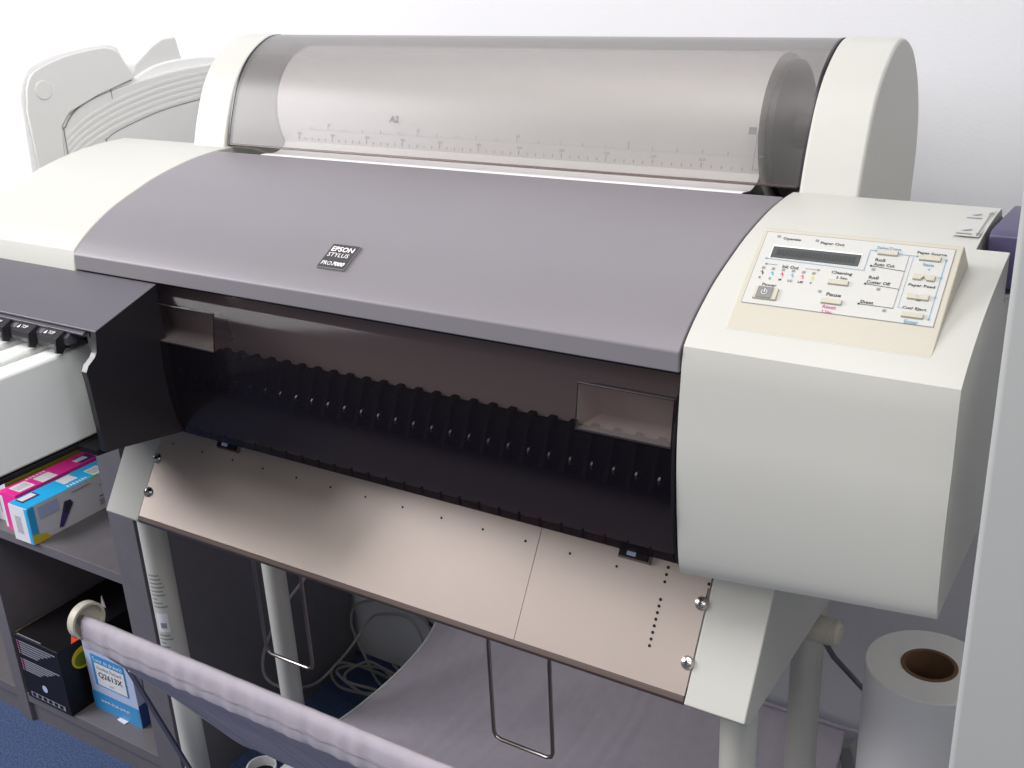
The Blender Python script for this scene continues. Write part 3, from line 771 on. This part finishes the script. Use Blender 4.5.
# ------------------------------------------------------------ ink cartridges
def cart(i, label):
    x1 = -.6225 - i * .0425; x0 = x1 - .0275
    t = thing('ink_cartridge', label, 'ink cartridge', ((x0 + x1) / 2, -.14, .8185), 'white ink cartridges in the black compartment')
    b = B('cart_white'); P_ = [(-.052, .8190), (-.215, .8190), (-.215, .9150), (-.052, .9150)]
    b.prism(P_, x0, x1); b.obj('shell', t, bevel=.0035, seg=3)
    B('box_white').box(x0 + .004, x1 - .004, -.2165, -.2148, .825, .905).obj('end_label', t)
    return t
CL = ['white ink cartridge at the right end of the row, its whole side showing', 'white ink cartridge second from the right end, only its top ridge showing', 'white ink cartridge third from the right, just a sliver at the left frame edge',
      'white ink cartridge beyond the third, almost all outside the picture']
for i in range(3): cart(i, CL[i])

# ------------------------------------------------------------ paper rolls
t = thing('loaded_paper_roll', 'wide white paper roll loaded under the translucent cover', 'paper roll', (-.326, .344, 1.026))
b = B('paper'); R_ = .0725
b.lathe((-.645, .3440, 1.0920), X, [(.026, 0), (R_, 0), (R_, .598), (.026, .598)], 'paper', seg=72, closed=True); b.obj('wound_paper', t)
web = spline([(.344 - R_ * .90, 1.0920 - R_ * .43), (.274, 1.0545), (.258, 1.0500), (.238, 1.0520), (.228, 1.0500), (.2215, 1.043), (.2185, 1.030)], 4)
b = B('paper'); b.prism(web + list(reversed([(y + .0006, z - .0004) for y, z in web])), -.645, -.047); b.obj('paper_web', t)
b = B('cardboard'); b.lathe((-.646, .3440, 1.0920), X, [(.022, 0), (.026, 0), (.026, .600), (.022, .600)], seg=32, closed=True); b.obj('core', t)

t = thing('spare_paper_roll', 'white paper roll standing upright on the floor, brown core, beside the grey cabinet', 'paper roll', (.160, .231, 0))
rx, ry = .1600, .2300
b = B(['paper', 'paper_end']); b.lathe((rx, ry, 0), Z, [(.0262, .610), (.0262, 0), (.0590, 0), (.0590, .609), (.058, .610)], seg=72, closed=True)
for f in b.bm.faces:
    if all(v_.co.z > .605 for v_ in f.verts): f.material_index = 1
b.obj('wound_paper', t, smooth=40)
b = B('cardboard'); b.lathe((rx, ry, 0), Z, [(.0225, .002), (.0262, .002), (.0262, .6108), (.0225, .6108)], seg=40, closed=True); b.obj('core', t, smooth=40)

# ------------------------------------------------------------ cables and small stuff behind
def cable(name, label, pts, r, m, cat='cable', group=None):
    b = B(m); b.tube(spline(pts, 10), r, seg=8); o_ = b.obj(name, origin=(pts[0][0], pts[0][1], 0)); tag(o_, label, cat, group); return o_
cable('power_cable', 'beige cable rising in a tall loop against the wall behind the basket', [(-.735, .60, .05), (-.745, .60, .13), (-.764, .588, .161), (-.819, .588, .169), (-.868, .588, .158), (-.909, .588, .134), (-.924, .588, .093), (-.914, .588, .055), (-.885, .580, .018), (-.85, .56, .005), (-.80, .54, .004)], .0026, 'cable_grey')
cable('data_cable', 'beige cable hanging beside the shelf unit and sweeping low towards the basket', [(-.72, .36, .46), (-.780, .35, .370), (-.825, .35, .314), (-.860, .35, .264), (-.894, .35, .205), (-.912, .35, .156), (-.912, .355, .122), (-.884, .36, .112), (-.900, .43, .060), (-.915, .48, .035), (-.905, .51, .050), (-.880, .53, .085), (-.859, .57, .132), (-.825, .572, .152), (-.784, .572, .162), (-.761, .572, .156), (-.745, .572, .132), (-.73, .57, .08)], .0026, 'cable_grey')
cable('coiled_cable', 'beige cable coiled flat on the dark floor behind the basket', [(-.865 + (.075 - .010 * (k // 9)) * math.cos(k * .7) + k * .0012, .535 + (.030 + .004 * (k % 5)) * math.sin(k * .7), .006 + k * .0010 + .006 * (1 + math.sin(k * 1.9))) for k in range(30)], .0026, 'cable_grey')
cable('black_cable', 'black cable crossing above the basket edge at the rear', [(-.84, .595, .205), (-.817, .60, .183), (-.802, .60, .173), (-.766, .60, .152), (-.736, .60, .135)], .0032, 'cable_black')
cable('short_black_cable', 'short black cable hanging down beside the right rear leg', [(-.05, .575, .215), (-.045, .57, .185), (-.030, .57, .145), (-.01, .575, .10), (.02, .58, .05)], .003, 'cable_black')
b = B('charcoal'); b.tube([(.062, .210, .620), (.070, .225, .592), (.070, .37, .453), (.070, .47, .36)], .0030, seg=8)
b.obj('release_rod', ST)
t = thing('power_plug', 'beige moulded plug on a grey cord between rear leg and spare roll', 'plug', (.02, .56, .0))
b = B('cable_grey'); b.frame_box((.010, .585, .170), (.93, .1, .35), (-.30, 0, .95), (0, -1, 0), (-.012, .012), (-.028, .022), -.010, .010); b.obj('plug_body', t, bevel=.004)
b = B('cable_grey'); b.tube(spline([(.018, .585, .145), (.0, .585, .10), (-.02, .58, .05), (-.03, .56, .004)], 6), .0035, seg=8); b.obj('cord', t)
B('white_plastic').box(-.812, -.762, .262, .310, 0, .045).obj('white_adapter', bevel=.003, origin=(-.785, .285, 0))
tag(bpy.data.objects['white_adapter'], 'small white block on the floor below the sagging cloth', 'box')
b = B('white_plastic'); b.lathe((-.838, .250, 0), Z, [(.0215, .0), (.0245, 0), (.0245, .048), (.0215, .048)], seg=36, closed=True)
b.lathe((-.838, .250, 0), Z, [(0, .030), (.0215, .030)], 'black', seg=36); b.obj('white_ring', origin=(-.838, .250, 0), smooth=40)
tag(bpy.data.objects['white_ring'], 'white ring-shaped reel with dark middle on the floor, cropped at bottom', 'reel')
